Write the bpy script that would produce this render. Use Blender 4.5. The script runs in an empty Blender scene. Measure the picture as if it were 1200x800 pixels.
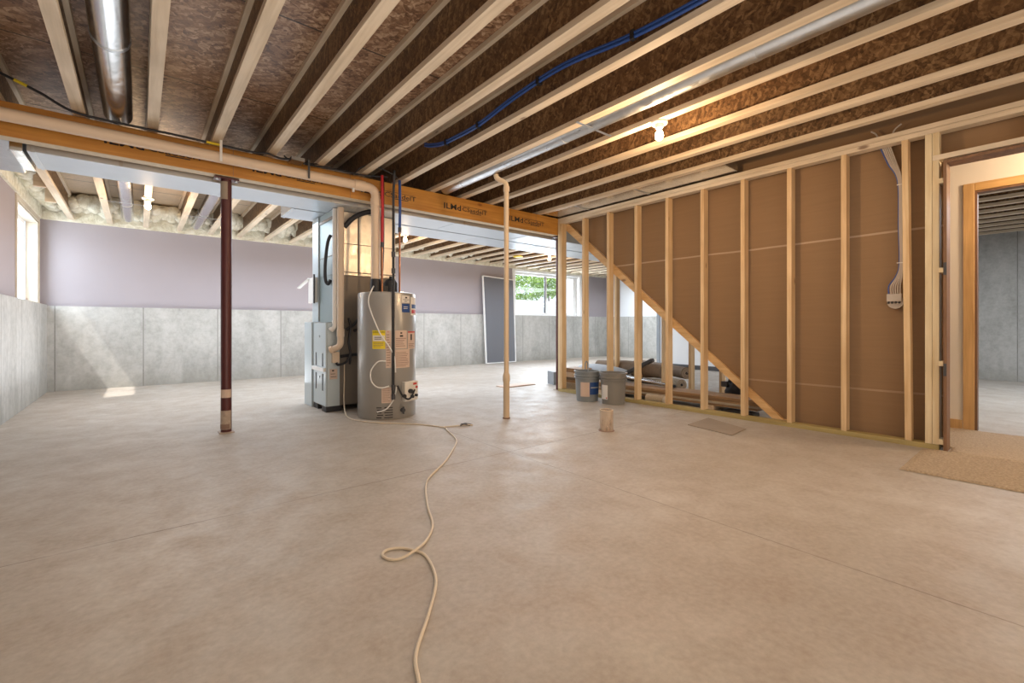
import bpy, bmesh, math, random
from mathutils import Vector, Matrix
random.seed(7)
SC = bpy.context.scene
COL = SC.collection
R = math.radians
HC = 0.91
YAW = R(39.45)

# ------------------------------------------------------------------ helpers
SPLIT = set('clip bolt joint_collar hanger_strap crimp_joint support_strap louver_slot panel_screw rubber_foot shim hinge_mark coupling side_casing fitting tape_mark cable_clamp control_knob ply_seam glass_pane sheet_seam wire_end'.split())
class MB:
    def __init__(s): s.bm = bmesh.new()
    def box(s, x0, x1, y0, y1, z0, z1):
        v = [s.bm.verts.new(p) for p in ((x0,y0,z0),(x1,y0,z0),(x1,y1,z0),(x0,y1,z0),(x0,y0,z1),(x1,y0,z1),(x1,y1,z1),(x0,y1,z1))]
        for f in ((0,3,2,1),(4,5,6,7),(0,1,5,4),(1,2,6,5),(2,3,7,6),(3,0,4,7)):
            s.bm.faces.new([v[i] for i in f])
        return s
    def bar(s, p0, p1, w, h, up=(0,0,1)):
        p0 = Vector(p0); p1 = Vector(p1); d = (p1-p0).normalized()
        a = d.cross(Vector(up)).normalized()*(w/2); b = a.cross(d).normalized()*(h/2)
        v = [s.bm.verts.new(p+i*a+j*b) for p in (p0,p1) for i,j in ((-1,-1),(1,-1),(1,1),(-1,1))]
        for f in ((3,2,1,0),(4,5,6,7),(0,1,5,4),(1,2,6,5),(2,3,7,6),(3,0,4,7)):
            s.bm.faces.new([v[i] for i in f])
        return s
    def prism(s, pts, axis, a0, a1):
        def P(u, w, t): return {'x':(t,u,w),'y':(u,t,w),'z':(u,w,t)}[axis]
        A = [s.bm.verts.new(P(u,w,a0)) for u,w in pts]; B = [s.bm.verts.new(P(u,w,a1)) for u,w in pts]
        n = len(pts)
        s.bm.faces.new(A[::-1]); s.bm.faces.new(B)
        for i in range(n): s.bm.faces.new([A[i],A[(i+1)%n],B[(i+1)%n],B[i]])
        return s
    def tube(s, pts, r, n=12, caps=True, closed=False):
        pts = [Vector(p) for p in pts]
        rings = []; prev = None
        for i,p in enumerate(pts):
            if closed: t = pts[(i+1)%len(pts)]-pts[i-1]
            elif i == 0: t = pts[1]-p
            elif i == len(pts)-1: t = p-pts[i-1]
            else: t = (pts[i+1]-p).normalized()+(p-pts[i-1]).normalized()
            t.normalize()
            if prev is None:
                a = t.cross(Vector((0,0,1)))
                if a.length < .01: a = t.cross(Vector((1,0,0)))
            else: a = prev - t*prev.dot(t)
            a.normalize(); prev = a; b = t.cross(a)
            rr = r[i] if isinstance(r,(list,tuple)) else r
            rings.append([s.bm.verts.new(p+a*math.cos(2*math.pi*k/n)*rr+b*math.sin(2*math.pi*k/n)*rr) for k in range(n)])
        m = len(rings)
        for i in range(m if closed else m-1):
            q = rings[(i+1)%m]
            for k in range(n): s.bm.faces.new([rings[i][k],rings[i][(k+1)%n],q[(k+1)%n],q[k]])
        if caps and not closed: s.bm.faces.new(rings[0][::-1]); s.bm.faces.new(rings[-1])
        return s
    def lathe(s, prof, c=(0,0,0), n=32, axis='z'):
        c = Vector(c); rings = []
        for r,h in prof:
            ring = []
            for k in range(n):
                a = 2*math.pi*k/n; u,w = r*math.cos(a), r*math.sin(a)
                p = {'z':(u,w,h),'x':(h,u,w),'y':(w,h,u)}[axis]
                ring.append(s.bm.verts.new(c+Vector(p)))
            rings.append(ring)
        for i in range(len(rings)-1):
            for k in range(n): s.bm.faces.new([rings[i][k],rings[i][(k+1)%n],rings[i+1][(k+1)%n],rings[i+1][k]])
        s.bm.faces.new(rings[0][::-1]); s.bm.faces.new(rings[-1])
        return s
    def patch(s, c, rad, a0, a1, z0, z1, t=.0015, n=10):
        rows = []
        for rr in (rad, rad+t):
            for z in (z0,z1):
                rows.append([s.bm.verts.new((c[0]+rr*math.cos(R(a0+(a1-a0)*i/n)), c[1]+rr*math.sin(R(a0+(a1-a0)*i/n)), z)) for i in range(n+1)])
        ib,it,ob,ot = rows
        for i in range(n):
            s.bm.faces.new([ob[i],ob[i+1],ot[i+1],ot[i]]); s.bm.faces.new([ot[i],ot[i+1],it[i+1],it[i]]); s.bm.faces.new([ib[i],ib[i+1],ob[i+1],ob[i]])
        s.bm.faces.new([ib[0],ob[0],ot[0],it[0]]); s.bm.faces.new([ib[-1],ob[-1],ot[-1],it[-1]])
        return s
    def build(s, name, m, parent=None, bevel=0, smooth=False, sub=0):
        if name in SPLIT:
            s.bm.verts.ensure_lookup_table(); seen = set(); groups = []
            for v in s.bm.verts:
                if v in seen: continue
                st = [v]; seen.add(v); g = []
                while st:
                    a = st.pop(); g.append(a)
                    for e in a.link_edges:
                        b = e.other_vert(a)
                        if b not in seen: seen.add(b); st.append(b)
                groups.append(g)
            if len(groups) > 1:
                res = []
                for g in groups:
                    q = MB(); mp = {v: q.bm.verts.new(v.co) for v in g}; fs = set(f for v in g for f in v.link_faces)
                    for f in fs: q.bm.faces.new([mp[v] for v in f.verts])
                    res.append(q._build(name, m, parent, bevel, smooth, sub))
                s.bm.free(); return res[0]
        return s._build(name, m, parent, bevel, smooth, sub)
    def _build(s, name, m, parent=None, bevel=0, smooth=False, sub=0):
        bmesh.ops.recalc_face_normals(s.bm, faces=s.bm.faces)
        off = Vector((0,0,0))
        if parent is not None:
            p = parent
            while p is not None: off += p.location; p = p.parent
        else:
            vs = [v.co for v in s.bm.verts]
            off = Vector(((min(v.x for v in vs)+max(v.x for v in vs))/2,(min(v.y for v in vs)+max(v.y for v in vs))/2,min(v.z for v in vs)))
        bmesh.ops.translate(s.bm, vec=-off, verts=s.bm.verts)
        me = bpy.data.meshes.new(name); s.bm.to_mesh(me); s.bm.free()
        me.materials.append(m)
        o = bpy.data.objects.new(name, me); COL.objects.link(o)
        if parent is not None: o.parent = parent
        else: o.location = off
        if smooth:
            for f in me.polygons: f.use_smooth = True
            me.set_sharp_from_angle(angle=R(40))
        if bevel:
            b = o.modifiers.new('bevel','BEVEL'); b.width = bevel; b.segments = 2; b.limit_method = 'ANGLE'
        if sub:
            b = o.modifiers.new('sub','SUBSURF'); b.levels = sub; b.render_levels = sub
        return o

def tag(o, label, cat, group=None, kind=None):
    o['label'] = label; o['category'] = cat
    if group: o['group'] = group
    if kind: o['kind'] = kind
    return o
def thing(name, label, cat, loc, group=None):
    o = bpy.data.objects.new(name, None); COL.objects.link(o); o.location = loc; o.empty_display_size = .1
    return tag(o, label, cat, group)
def struct(name, mb, m, **k):
    o = mb.build(name, m, **k); o['kind'] = 'structure'; return o
def dup(root, loc, label, group=None):
    r = root.copy(); COL.objects.link(r); r.location = loc; r['label'] = label
    if group: r['group'] = group
    for ch in list(root.children):
        c = ch.copy(); COL.objects.link(c); c.parent = r
        for g in list(ch.children):
            d = g.copy(); COL.objects.link(d); d.parent = c
    return r
def smoothpath(pts, n=6):
    P = [Vector(p) for p in pts]; out = []
    for i in range(len(P)-1):
        a = P[max(i-1,0)]; b = P[i]; c = P[i+1]; d = P[min(i+2,len(P)-1)]
        for k in range(n):
            t = k/n
            out.append(.5*((2*b)+(-a+c)*t+(2*a-5*b+4*c-d)*t*t+(-a+3*b-3*c+d)*t**3))
    out.append(P[-1]); return out
def text_mesh(body, height, fn, name, m, parent, width=None, bold=.0):
    """lettering as a mesh; fn maps (u,v) to a point in the place"""
    cu = bpy.data.curves.new('t','FONT'); cu.body = body; cu.size = 1; cu.resolution_u = 2; cu.offset = bold
    o = bpy.data.objects.new('t', cu); COL.objects.link(o)
    dg = bpy.context.evaluated_depsgraph_get(); dg.update()
    me = bpy.data.meshes.new_from_object(o.evaluated_get(dg)); bpy.data.objects.remove(o); 
    xs = [v.co.x for v in me.vertices]; ys = [v.co.y for v in me.vertices]
    x0,x1,y0,y1 = min(xs),max(xs),min(ys),max(ys); sc = height/(y1-y0); sx = (width/(x1-x0)) if width else sc
    off = Vector((0,0,0)); p = parent
    while p is not None: off += p.location; p = p.parent
    for v in me.vertices: v.co = Vector(fn((v.co.x-x0)*sx,(v.co.y-y0)*sc)) - off
    me.materials.clear(); me.materials.append(m)
    q = bpy.data.objects.new(name, me); COL.objects.link(q); q.parent = parent
    return q

# ------------------------------------------------------------------ materials
class N:
    def __init__(s, name):
        s.m = bpy.data.materials.new(name); s.m.use_nodes = True; s.t = s.m.node_tree; s.t.nodes.clear()
        s.out = s.t.nodes.new('ShaderNodeOutputMaterial'); s.b = s.t.nodes.new('ShaderNodeBsdfPrincipled'); s.l(s.b.outputs[0], s.out.inputs[0])
    def n(s, k, **kw):
        x = s.t.nodes.new('ShaderNode'+k)
        for a,b in kw.items(): setattr(x, a, b)
        return x
    def l(s, a, b): s.t.links.new(a, b)
    def coords(s, scale=(1,1,1), rnd=True, rot=(0,0,0)):
        tc = s.n('TexCoord'); mp = s.n('Mapping'); mp.inputs['Scale'].default_value = scale; mp.inputs['Rotation'].default_value = rot
        src = tc.outputs['Object']
        if rnd:
            oi = s.n('ObjectInfo'); mu = s.n('Math', operation='MULTIPLY'); s.l(oi.outputs['Random'], mu.inputs[0]); mu.inputs[1].default_value = 37
            ad = s.n('VectorMath', operation='ADD'); s.l(src, ad.inputs[0]); s.l(mu.outputs[0], ad.inputs[1]); src = ad.outputs[0]
        s.l(src, mp.inputs[0]); return mp.outputs[0]
    def noise(s, v, scale, detail=4, rough=.55, dist=0):
        x = s.n('TexNoise'); s.l(v, x.inputs['Vector']); x.inputs['Scale'].default_value = scale; x.inputs['Detail'].default_value = detail
        x.inputs['Roughness'].default_value = rough; x.inputs['Distortion'].default_value = dist; return x.outputs[0]
    def vor(s, v, scale, feature='F1'):
        x = s.n('TexVoronoi', feature=feature); s.l(v, x.inputs['Vector']); x.inputs['Scale'].default_value = scale; return x
    def ramp(s, f, stops, interp='LINEAR'):
        x = s.n('ValToRGB'); s.l(f, x.inputs[0]); e = x.color_ramp.elements; x.color_ramp.interpolation = interp
        while len(e) > 1: e.remove(e[-1])
        e[0].position = stops[0][0]; c = stops[0][1]; e[0].color = (*c,1)
        for p,c in stops[1:]:
            q = e.new(p); q.color = (*c,1)
        return x.outputs[0]
    def mix(s, f, a, b, mode='MIX'):
        x = s.n('Mix', data_type='RGBA', blend_type=mode)
        for inp,val in ((x.inputs[0],f),(x.inputs[6],a),(x.inputs[7],b)):
            if isinstance(val,(int,float)): inp.default_value = val
            elif isinstance(val,tuple): inp.default_value = (*val,1)
            else: s.l(val, inp)
        return x.outputs[2]
    def bump(s, h, strength=.3, dist=.01):
        x = s.n('Bump'); x.inputs['Strength'].default_value = strength; x.inputs['Distance'].default_value = dist; s.l(h, x.inputs['Height']); s.l(x.outputs[0], s.b.inputs['Normal'])
    def color(s, c):
        if isinstance(c, tuple): s.b.inputs['Base Color'].default_value = (*c,1)
        else: s.l(c, s.b.inputs['Base Color'])
    def set(s, rough=.6, metal=0, spec=None):
        s.b.inputs['Roughness'].default_value = rough; s.b.inputs['Metallic'].default_value = metal
        if spec is not None: s.b.inputs['Specular IOR Level'].default_value = spec
    def math(s, op, a, b=0):
        x = s.n('Math', operation=op)
        for i,v in enumerate((a,b)):
            if isinstance(v,(int,float)): x.inputs[i].default_value = v
            else: s.l(v, x.inputs[i])
        return x.outputs[0]
    def xyz(s):
        g = s.n('NewGeometry'); x = s.n('SeparateXYZ'); s.l(g.outputs['Position'], x.inputs[0]); return x.outputs

def plain(name, c, rough=.5, metal=0, var=.12, scale=12, spec=None, bump=0):
    k = N(name); v = k.coords(); f = k.noise(v, scale)
    a = tuple(x*(1-var) for x in c); b = tuple(min(1,x*(1+var)) for x in c)
    k.color(k.mix(f, a, b)); k.set(rough, metal, spec)
    if bump: k.bump(f, bump, .01)
    return k.m
def pine(name, axis, light, dark, knot=(.16,.07,.03), rough=.55):
    k = N(name); sc = [1,1,1]; sc['xyz'.index(axis)] = .06
    v = k.coords(tuple(sc)); f = k.noise(v, 26, 5, .6, .4)
    base = k.ramp(f, [(.3,dark),(.62,light)])
    sc2 = [1,1,1]; sc2['xyz'.index(axis)] = .45
    v2 = k.coords(tuple(sc2)); vo = k.vor(v2, 3.6)
    kn = k.ramp(vo.outputs['Distance'], [(.035,(1,1,1)),(.075,(0,0,0))])
    big = k.noise(k.coords(), 2.5, 2)
    base = k.mix(k.ramp(big, [(.4,(0,0,0)),(.7,(.35,.35,.35))]), base, tuple(x*.72 for x in dark))
    k.color(k.mix(k.math('MULTIPLY', kn, .75), base, knot)); k.set(rough); k.bump(f, .12, .003); return k.m
def osb(name, dark, mid, light, scale=1.0, seam=False, rough=.5, plane='yz'):
    k = N(name)
    # flakes: stretched cells in several directions picked per region
    def flakes(rot, sc):
        v = k.coords((1,1,1), True, rot); w = k.n('Mapping'); k.l(v, w.inputs[0]); w.inputs['Scale'].default_value = sc
        n = k.noise(v, 9, 2); d = k.n('VectorMath', operation='ADD'); k.l(w.outputs[0], d.inputs[0]); k.l(k.mix(.25, (0,0,0), n), d.inputs[1])
        vo = k.vor(d.outputs[0], 22*scale); sp = k.n('SeparateXYZ'); k.l(vo.outputs['Color'], sp.inputs[0]); return sp.outputs[0], vo.outputs['Distance']
    if plane == 'yz':
        a,da = flakes((R(28),0,0),(1,.45,1.9)); b,db = flakes((R(-40),0,0),(1,.5,2.0)); c,dc = flakes((R(80),0,0),(1,.55,1.7))
    else:
        a,da = flakes((0,0,R(12)),(.28,1.1,1)); b,db = flakes((0,0,R(-25)),(.32,1.2,1)); c,dc = flakes((0,0,R(50)),(.4,1.2,1))
    m = k.math('MAXIMUM', k.math('MULTIPLY', a, .85), k.math('MULTIPLY', b, .95)); m = k.math('MULTIPLY', k.math('ADD', m, c), .5)
    fine = k.noise(k.coords((1,1,1)), 60, 4, .7); m = k.math('ADD', k.math('MULTIPLY', m, .8), k.math('MULTIPLY', k.math('SUBTRACT', fine, .5), .5))
    big = k.noise(k.coords(), 1.6, 2); m = k.math('ADD', m, k.math('MULTIPLY', k.math('SUBTRACT', big, .5), .3))
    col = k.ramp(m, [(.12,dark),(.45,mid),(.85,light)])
    if seam:
        p = k.xyz(); far = k.ramp(k.math('MULTIPLY', k.math('SUBTRACT', p[1], 4.0), .3), [(.2,(0,0,0)),(.9,(.75,.75,.75))]); col = k.mix(far, col, (.66,.55,.40)); q = k.math('MODULO', k.math('ADD', p[1], 99.59), 1.22); q = k.math('LESS_THAN', q, .014)  # subfloor paled toward the far end, window light put into the colour
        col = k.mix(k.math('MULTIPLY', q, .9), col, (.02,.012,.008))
    k.color(col); k.set(rough); k.bump(m, .25, .004); return k.m

M = {}
M['pine_y'] = pine('pine_along_y','y',(.81,.69,.53),(.62,.50,.35))
M['pine_z'] = pine('pine_along_z','z',(.78,.58,.34),(.60,.38,.18))
M['pine_z2'] = pine('pine_pale_along_z','z',(.80,.68,.46),(.66,.50,.28))
M['pine_d'] = pine('pine_diagonal','y',(.74,.50,.25),(.55,.32,.13))
M['pale'] = pine('pale_jamb_wood','z',(.66,.60,.50),(.54,.46,.36))
M['pine_x'] = pine('pine_along_x','x',(.80,.64,.46),(.60,.43,.27))
M['treated'] = pine('treated_lumber','y',(.50,.40,.17),(.34,.25,.09))
M['golden'] = pine('golden_trim','z',(.72,.46,.20),(.52,.30,.11))
M['goldenx'] = pine('golden_trim_y','y',(.72,.45,.18),(.52,.29,.09))
M['jamb'] = pine('brown_jamb','z',(.26,.14,.07),(.16,.08,.04))
M['plank'] = pine('brown_planks','y',(.42,.26,.13),(.24,.14,.07))
M['lvl'] = pine('laminated_beam','x',(.62,.30,.055),(.46,.19,.03),knot=(.22,.07,.02))
M['lvl_edge'] = plain('beam_bottom_edge',(.62,.50,.34),.6)
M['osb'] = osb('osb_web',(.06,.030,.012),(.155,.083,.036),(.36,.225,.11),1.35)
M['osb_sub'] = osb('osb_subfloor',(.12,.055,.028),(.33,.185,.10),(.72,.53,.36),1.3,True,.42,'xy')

def concrete_floor():
    k = N('polished_concrete_floor'); p = k.xyz(); g = k.n('NewGeometry').outputs['Position']
    a = k.noise(g, .55, 5, .6, .6); b = k.noise(g, 5, 6, .65, .3); c = k.noise(g, 40, 3, .6)
    col = k.ramp(a, [(.32,(.34,.295,.245)),(.5,(.44,.395,.34)),(.68,(.55,.51,.46))])
    col = k.mix(k.ramp(b, [(.38,(0,0,0)),(.66,(.6,.6,.6))]), col, (.34,.265,.20))
    col = k.mix(.18, col, k.ramp(c, [(.3,(.3,.27,.24)),(.7,(.72,.68,.62))]))
    def line(ax, val, w, lo=None):
        q = k.math('LESS_THAN', k.math('ABSOLUTE', k.math('SUBTRACT', p[ax], val)), w)
        return q
    q = k.math('MAXIMUM', line(1,2.55,.0035), line(0,2.07,.0035)); q = k.math('MAXIMUM', q, line(1,-1.6,.0035)); q = k.math('MAXIMUM', q, line(0,6.4,.0035)); q = k.math('MAXIMUM', q, line(1,6.2,.0035))
    brk = k.ramp(k.noise(g, 3, 3), [(.38,(.25,.25,.25)),(.6,(.75,.75,.75))])
    col = k.mix(k.math('MULTIPLY', q, brk), col, (.15,.115,.09))
    k.color(col); r = k.ramp(b, [(.3,(.42,.42,.42)),(.7,(.62,.62,.62))]); k.l(r, k.b.inputs['Roughness']); k.b.inputs['Specular IOR Level'].default_value = .45
    k.bump(k.math('ADD', b, k.math('MULTIPLY', c, .2)), .06, .01); return k.m
def concrete_wall(name, ax, off, per):
    k = N(name); p = k.xyz(); g = k.n('NewGeometry').outputs['Position']
    mp = k.n('Mapping'); k.l(g, mp.inputs[0]); mp.inputs['Scale'].default_value = (1,1,.4)
    a = k.noise(mp.outputs[0], 2.4, 6, .65, .5); b = k.noise(g, 14, 4, .7)
    col = k.ramp(a, [(.28,(.28,.275,.25)),(.5,(.42,.412,.385)),(.72,(.54,.53,.50))])
    col = k.mix(.22, col, k.ramp(b, [(.3,(.25,.25,.23)),(.6,(.65,.65,.63))]))
    q = k.math('LESS_THAN', k.math('MODULO', k.math('ADD', p[ax], 100*per-off+.006), per), .012)
    col = k.mix(k.math('MULTIPLY', q, k.ramp(b, [(.3,(.4,.4,.4)),(.6,(.85,.85,.85))])), col, (.16,.155,.14))
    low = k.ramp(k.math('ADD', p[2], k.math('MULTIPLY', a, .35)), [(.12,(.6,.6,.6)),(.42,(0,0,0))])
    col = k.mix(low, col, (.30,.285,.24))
    k.color(col); k.set(.75); k.bump(b, .2, .006); return k.m
M['floor'] = concrete_floor()
M['conc_x'] = concrete_wall('foundation_concrete_far',0,.05,.955)
M['conc_y'] = concrete_wall('foundation_concrete_side',1,.47,.955)
M['lav'] = plain('lavender_drywall',(.37,.335,.355),.85,var=.04,scale=2,bump=.02)
M['cream'] = plain('cream_painted_wall',(.80,.74,.64),.8,var=.02,scale=2)
M['white_wall'] = plain('white_painted_partition',(.78,.80,.82),.8,var=.02,scale=2)
def brownpaper():
    k = N('brown_drywall_paper'); p = k.xyz(); g = k.n('NewGeometry').outputs['Position']
    mp = k.n('Mapping'); k.l(g, mp.inputs[0]); mp.inputs['Scale'].default_value = (1,.15,3)
    a = k.noise(mp.outputs[0], 14, 4); b = k.noise(g, 1.2, 2)
    col = k.mix(a, (.25,.155,.080), (.31,.195,.105)); col = k.mix(k.math('MULTIPLY', b, .35), col, (.27,.165,.09))
    for z,s in ((1.665,.55),(.385,.3)):
        q = k.math('LESS_THAN', k.math('ABSOLUTE', k.math('SUBTRACT', k.math('ADD', p[2], k.math('MULTIPLY', k.math('SUBTRACT', b, .5), .02)), z)), .008)
        col = k.mix(k.math('MULTIPLY', q, s), col, (.62,.48,.36))
    k.color(col); k.set(.8); return k.m
M['brown'] = brownpaper()
def galv(name, c=(.72,.76,.80), rough=.3):
    k = N(name); v = k.coords(); vo = k.vor(v, 28); sp = k.n('SeparateXYZ'); k.l(vo.outputs['Color'], sp.inputs[0])
    k.color(k.mix(sp.outputs[0], tuple(x*.93 for x in c), c)); k.set(rough,1)
    r = k.ramp(sp.outputs[1], [(0,(rough*.8,)*3),(1,(rough*1.3,)*3)]); k.l(r, k.b.inputs['Roughness'])
    k.bump(k.noise(v, 3, 2), .05, .02); return k.m
M['galv'] = galv('galvanized_duct',(.58,.61,.64),.34); M['galv_round'] = galv('galvanized_round_pipe',(.78,.82,.86),.2); M['galv_warm'] = galv('galvanized_plenum',(.80,.74,.64),.36)
M['galv_matte'] = plain('dull_galvanized',(.60,.655,.71),.36,.6,.06,6)
M['plenum'] = plain('teal_grey_sheet_metal',(.28,.35,.36),.35,.6,.12,3)
M['furn'] = plain('light_grey_steel_cabinet',(.50,.57,.60),.35,.2,.03,2)
M['furn_dark'] = plain('brown_grey_steel_cabinet',(.20,.17,.14),.45,.3,.1,2)
M['tank'] = plain('grey_tank_enamel',(.36,.345,.32),.28,.35,.03,2)
M['pvc'] = plain('cream_pvc',(.74,.58,.43),.4,0,.04,4); M['pvc_w'] = plain('white_pvc',(.80,.78,.74),.35,0,.03,4); M['pvc_tan'] = plain('tan_pvc',(.64,.50,.34),.4,0,.04,4)
M['red_steel'] = plain('oxide_red_steel',(.085,.018,.018),.35,.1,.2,8); M['sticker_steel'] = plain('worn_primer_patch',(.42,.33,.26),.7,0,.4,40)
M['black'] = plain('black_rubber',(.018,.018,.022),.5); M['dark'] = plain('dark_grey_plastic',(.06,.06,.065),.5)
M['red'] = plain('red_pex',(.50,.02,.03),.35); M['blue'] = plain('blue_pex',(.02,.075,.30),.35); M['copper'] = plain('copper_pipe',(.40,.18,.10),.3,.9)
M['white'] = plain('white_plastic',(.80,.79,.76),.4,0,.03); M['vinyl'] = plain('white_vinyl',(.85,.85,.84),.4,0,.03); M['paper'] = plain('paper_sticker',(.62,.47,.38),.7,0,.05)
M['paper_w'] = plain('white_sticker',(.72,.68,.62),.6,0,.03); M['yellow'] = plain('yellow_sticker',(.80,.62,.02),.5,0,.03); M['blue_l'] = plain('navy_label',(.015,.06,.22),.5,0,.05)
M['ink'] = plain('black_ink',(.03,.025,.025),.6); M['redink'] = plain('red_ink',(.55,.03,.02),.5); M['brown_ink'] = plain('brown_ink',(.25,.16,.12),.7)
M['bucket'] = plain('grey_bucket_plastic',(.23,.215,.19),.45,0,.08,5); M['bucket_b'] = plain('blue_grey_bucket_plastic',(.24,.26,.27),.45,0,.08,5)
M['carpet'] = plain('tan_carpet',(.40,.31,.21),.98,0,.6,75,bump=1); M['carpet_l'] = plain('sand_carpet',(.46,.36,.25),.98,0,.5,75,bump=1)
M['roll_brown'] = plain('brown_carpet_backing',(.20,.145,.10),.9,0,.25,40,bump=.3); M['roll_beige'] = plain('beige_carpet',(.45,.38,.29),.95,0,.2,90,bump=.4)
M['roll_core'] = plain('light_carpet_layer',(.48,.40,.32),.9); M['tarp'] = plain('blue_grey_tarp',(.30,.33,.36),.6,0,.15,8,bump=.2)
M['cardboard'] = plain('grey_brown_board',(.33,.27,.21),.85,0,.15,14); M['foam_y'] = None
k = N('spray_foam_cream'); v = k.coords(); a = k.noise(v, 9, 5, .7, .8); k.color(k.ramp(a, [(.25,(.55,.50,.34)),(.6,(.88,.85,.72))])); k.set(.9); k.bump(a, .8, .04); M['foam'] = k.m
k = N('mesh_screen_dark'); v = k.coords(); k.color((.16,.165,.185)); k.set(.6)
tr = k.n('BsdfTransparent'); mx = k.n('MixShader'); mx.inputs[0].default_value = .82; k.l(tr.outputs[0], mx.inputs[1]); k.l(k.b.outputs[0], mx.inputs[2]); k.l(mx.outputs[0], k.out.inputs[0]); M['screen'] = k.m
k = N('window_glass'); gl = k.n('BsdfGlossy'); gl.inputs['Roughness'].default_value = .02; tr = k.n('BsdfTransparent'); mx = k.n('MixShader'); mx.inputs[0].default_value = .07
k.l(tr.outputs[0], mx.inputs[1]); k.l(gl.outputs[0], mx.inputs[2]); k.l(mx.outputs[0], k.out.inputs[0]); M['glass'] = k.m
k = N('lit_bulb_glass'); em = k.n('Emission'); em.inputs[0].default_value = (1,.62,.32,1); em.inputs[1].default_value = 90; k.l(em.outputs[0], k.out.inputs[0]); M['bulb'] = k.m
k = N('leaf_green'); v = k.coords(); k.color(k.ramp(k.noise(v, 3), [(.3,(.10,.24,.03)),(.7,(.40,.58,.14))])); k.set(.6); M['leaf'] = k.m
M['bark'] = plain('bark',(.12,.08,.05),.9); M['well'] = plain('pale_corrugated_well',(.72,.76,.78),.6); M['ground'] = plain('pale_gravel',(.5,.48,.44),.9,0,.3,60)
M['cable'] = plain('grey_cable_sheath',(.52,.46,.40),.5); M['cord'] = plain('off_white_cord',(.66,.56,.42),.5,0,.04)

# ------------------------------------------------------------------ setting
LX, FY, RX = -.98, 8.9, 11.1          # concrete faces
BY = -3.2; CZ = 2.42; SZ = 2.72
struct('floor', MB().box(LX-.3, RX+.3, BY-.2, FY+.3, -.12, 0), M['floor'])
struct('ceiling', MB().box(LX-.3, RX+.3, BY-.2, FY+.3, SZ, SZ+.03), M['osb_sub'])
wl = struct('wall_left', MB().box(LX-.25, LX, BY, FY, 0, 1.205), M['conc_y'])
m = MB(); m.box(LX-.2, LX-.08, BY, 7.42, 1.205, SZ); m.box(LX-.2, LX-.08, 7.42, 8.86, 2.335, SZ); m.box(LX-.2, LX-.08, 8.86, FY+.2, 1.205, SZ)
m.build('drywall', M['lav'], wl)
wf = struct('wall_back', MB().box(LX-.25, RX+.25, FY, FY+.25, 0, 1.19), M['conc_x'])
m = MB(); m.box(LX-.2, 7.48, FY+.08, FY+.2, 1.19, SZ); m.box(9.96, RX+.2, FY+.08, FY+.2, 1.19, SZ); m.box(7.48, 9.96, FY+.08, FY+.2, 2.36, SZ)
m.build('drywall', M['lav'], wf)
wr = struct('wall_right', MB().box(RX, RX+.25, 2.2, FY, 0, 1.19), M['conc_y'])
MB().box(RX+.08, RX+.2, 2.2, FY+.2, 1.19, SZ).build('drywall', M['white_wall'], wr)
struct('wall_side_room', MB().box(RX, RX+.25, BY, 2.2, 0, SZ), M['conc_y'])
struct('wall_front', MB().box(LX-.25, RX+.25, BY-.15, BY, 0, SZ), M['lav'])
wp = struct('wall_partition', MB().box(9.0, 9.12, 1.3, 5.72, 0, SZ), M['white_wall'])
struct('trim_1', MB().box(8.98, 9.14, 5.72, 5.80, 0, SZ), M['tarp'])
struct('baseboard_partition', MB().box(8.985, 8.999, 1.3, 5.72, 0, .09), M['dark'])
struct('wall_hall', MB().box(5.6, 5.7, .56, 1.15, 0, SZ).box(5.6, 5.7, -.42, .56, 2.1, SZ).box(5.6, 5.7, BY, -.42, 0, SZ), M['cream'])
struct('baseboard_hall', MB().box(5.585, 5.599, .56, 1.15, 0, .085), M['golden'])
# brown back of the stair wall drywall
def zd(y): return 1.336+.84*(y-3.194)
yb = 3.194-1.336/.84
m = MB(); m.prism([(.56,0),(yb,0),(4.44,zd(4.44)),(4.44,SZ-.002),(-1.4,SZ-.002),(-1.4,2.17),(.56,2.17)], 'x', 4.664, 4.677)
struct('wall_stair', m, M['brown'])
# rim behind foam
for nm,args in (('trim_2',(LX-.078, RX, FY+.04, FY+.078, CZ-.03, SZ-.004)),('trim_3',(LX-.078, LX-.05, 4.8, FY, CZ-.03, SZ-.004))):
    struct(nm, MB().box(*args), M['foam'])
def foam(name, x0, x1, y0, y1, label, nx, ny):
    bm = bmesh.new()
    for i in range(nx):
        for j in range(ny):
            x = x0+(x1-x0)*(i+.5)/nx; y = y0+(y1-y0)*(j+.5)/ny; r = random.uniform(.07,.10)
            ma = Matrix.Translation((x,y,random.uniform(2.57,2.70)))@Matrix.Diagonal((1.1,1.1,random.uniform(1.0,1.5),1))
            bmesh.ops.create_icosphere(bm, subdivisions=2, radius=r, matrix=ma)
    for v in bm.verts:
        v.co += Vector((random.uniform(-1,1),random.uniform(-1,1),random.uniform(-1,1)))*.006
        v.co.z = min(max(v.co.z, 2.425), SZ-.004)
    q = MB(); q.bm.free(); q.bm = bm
    return tag(q.build(name, M['foam'], smooth=True), label, 'insulation', kind='stuff')
foam('spray_foam', LX+.02, RX-.1, FY-.42, FY-.02, 'cream spray foam insulation filling joist ends along the far wall', 110, 4)
foam('spray_foam', LX-.01, LX+.08, 5.3, FY-.1, 'cream spray foam insulation along the top of the left wall', 2, 34)

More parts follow.
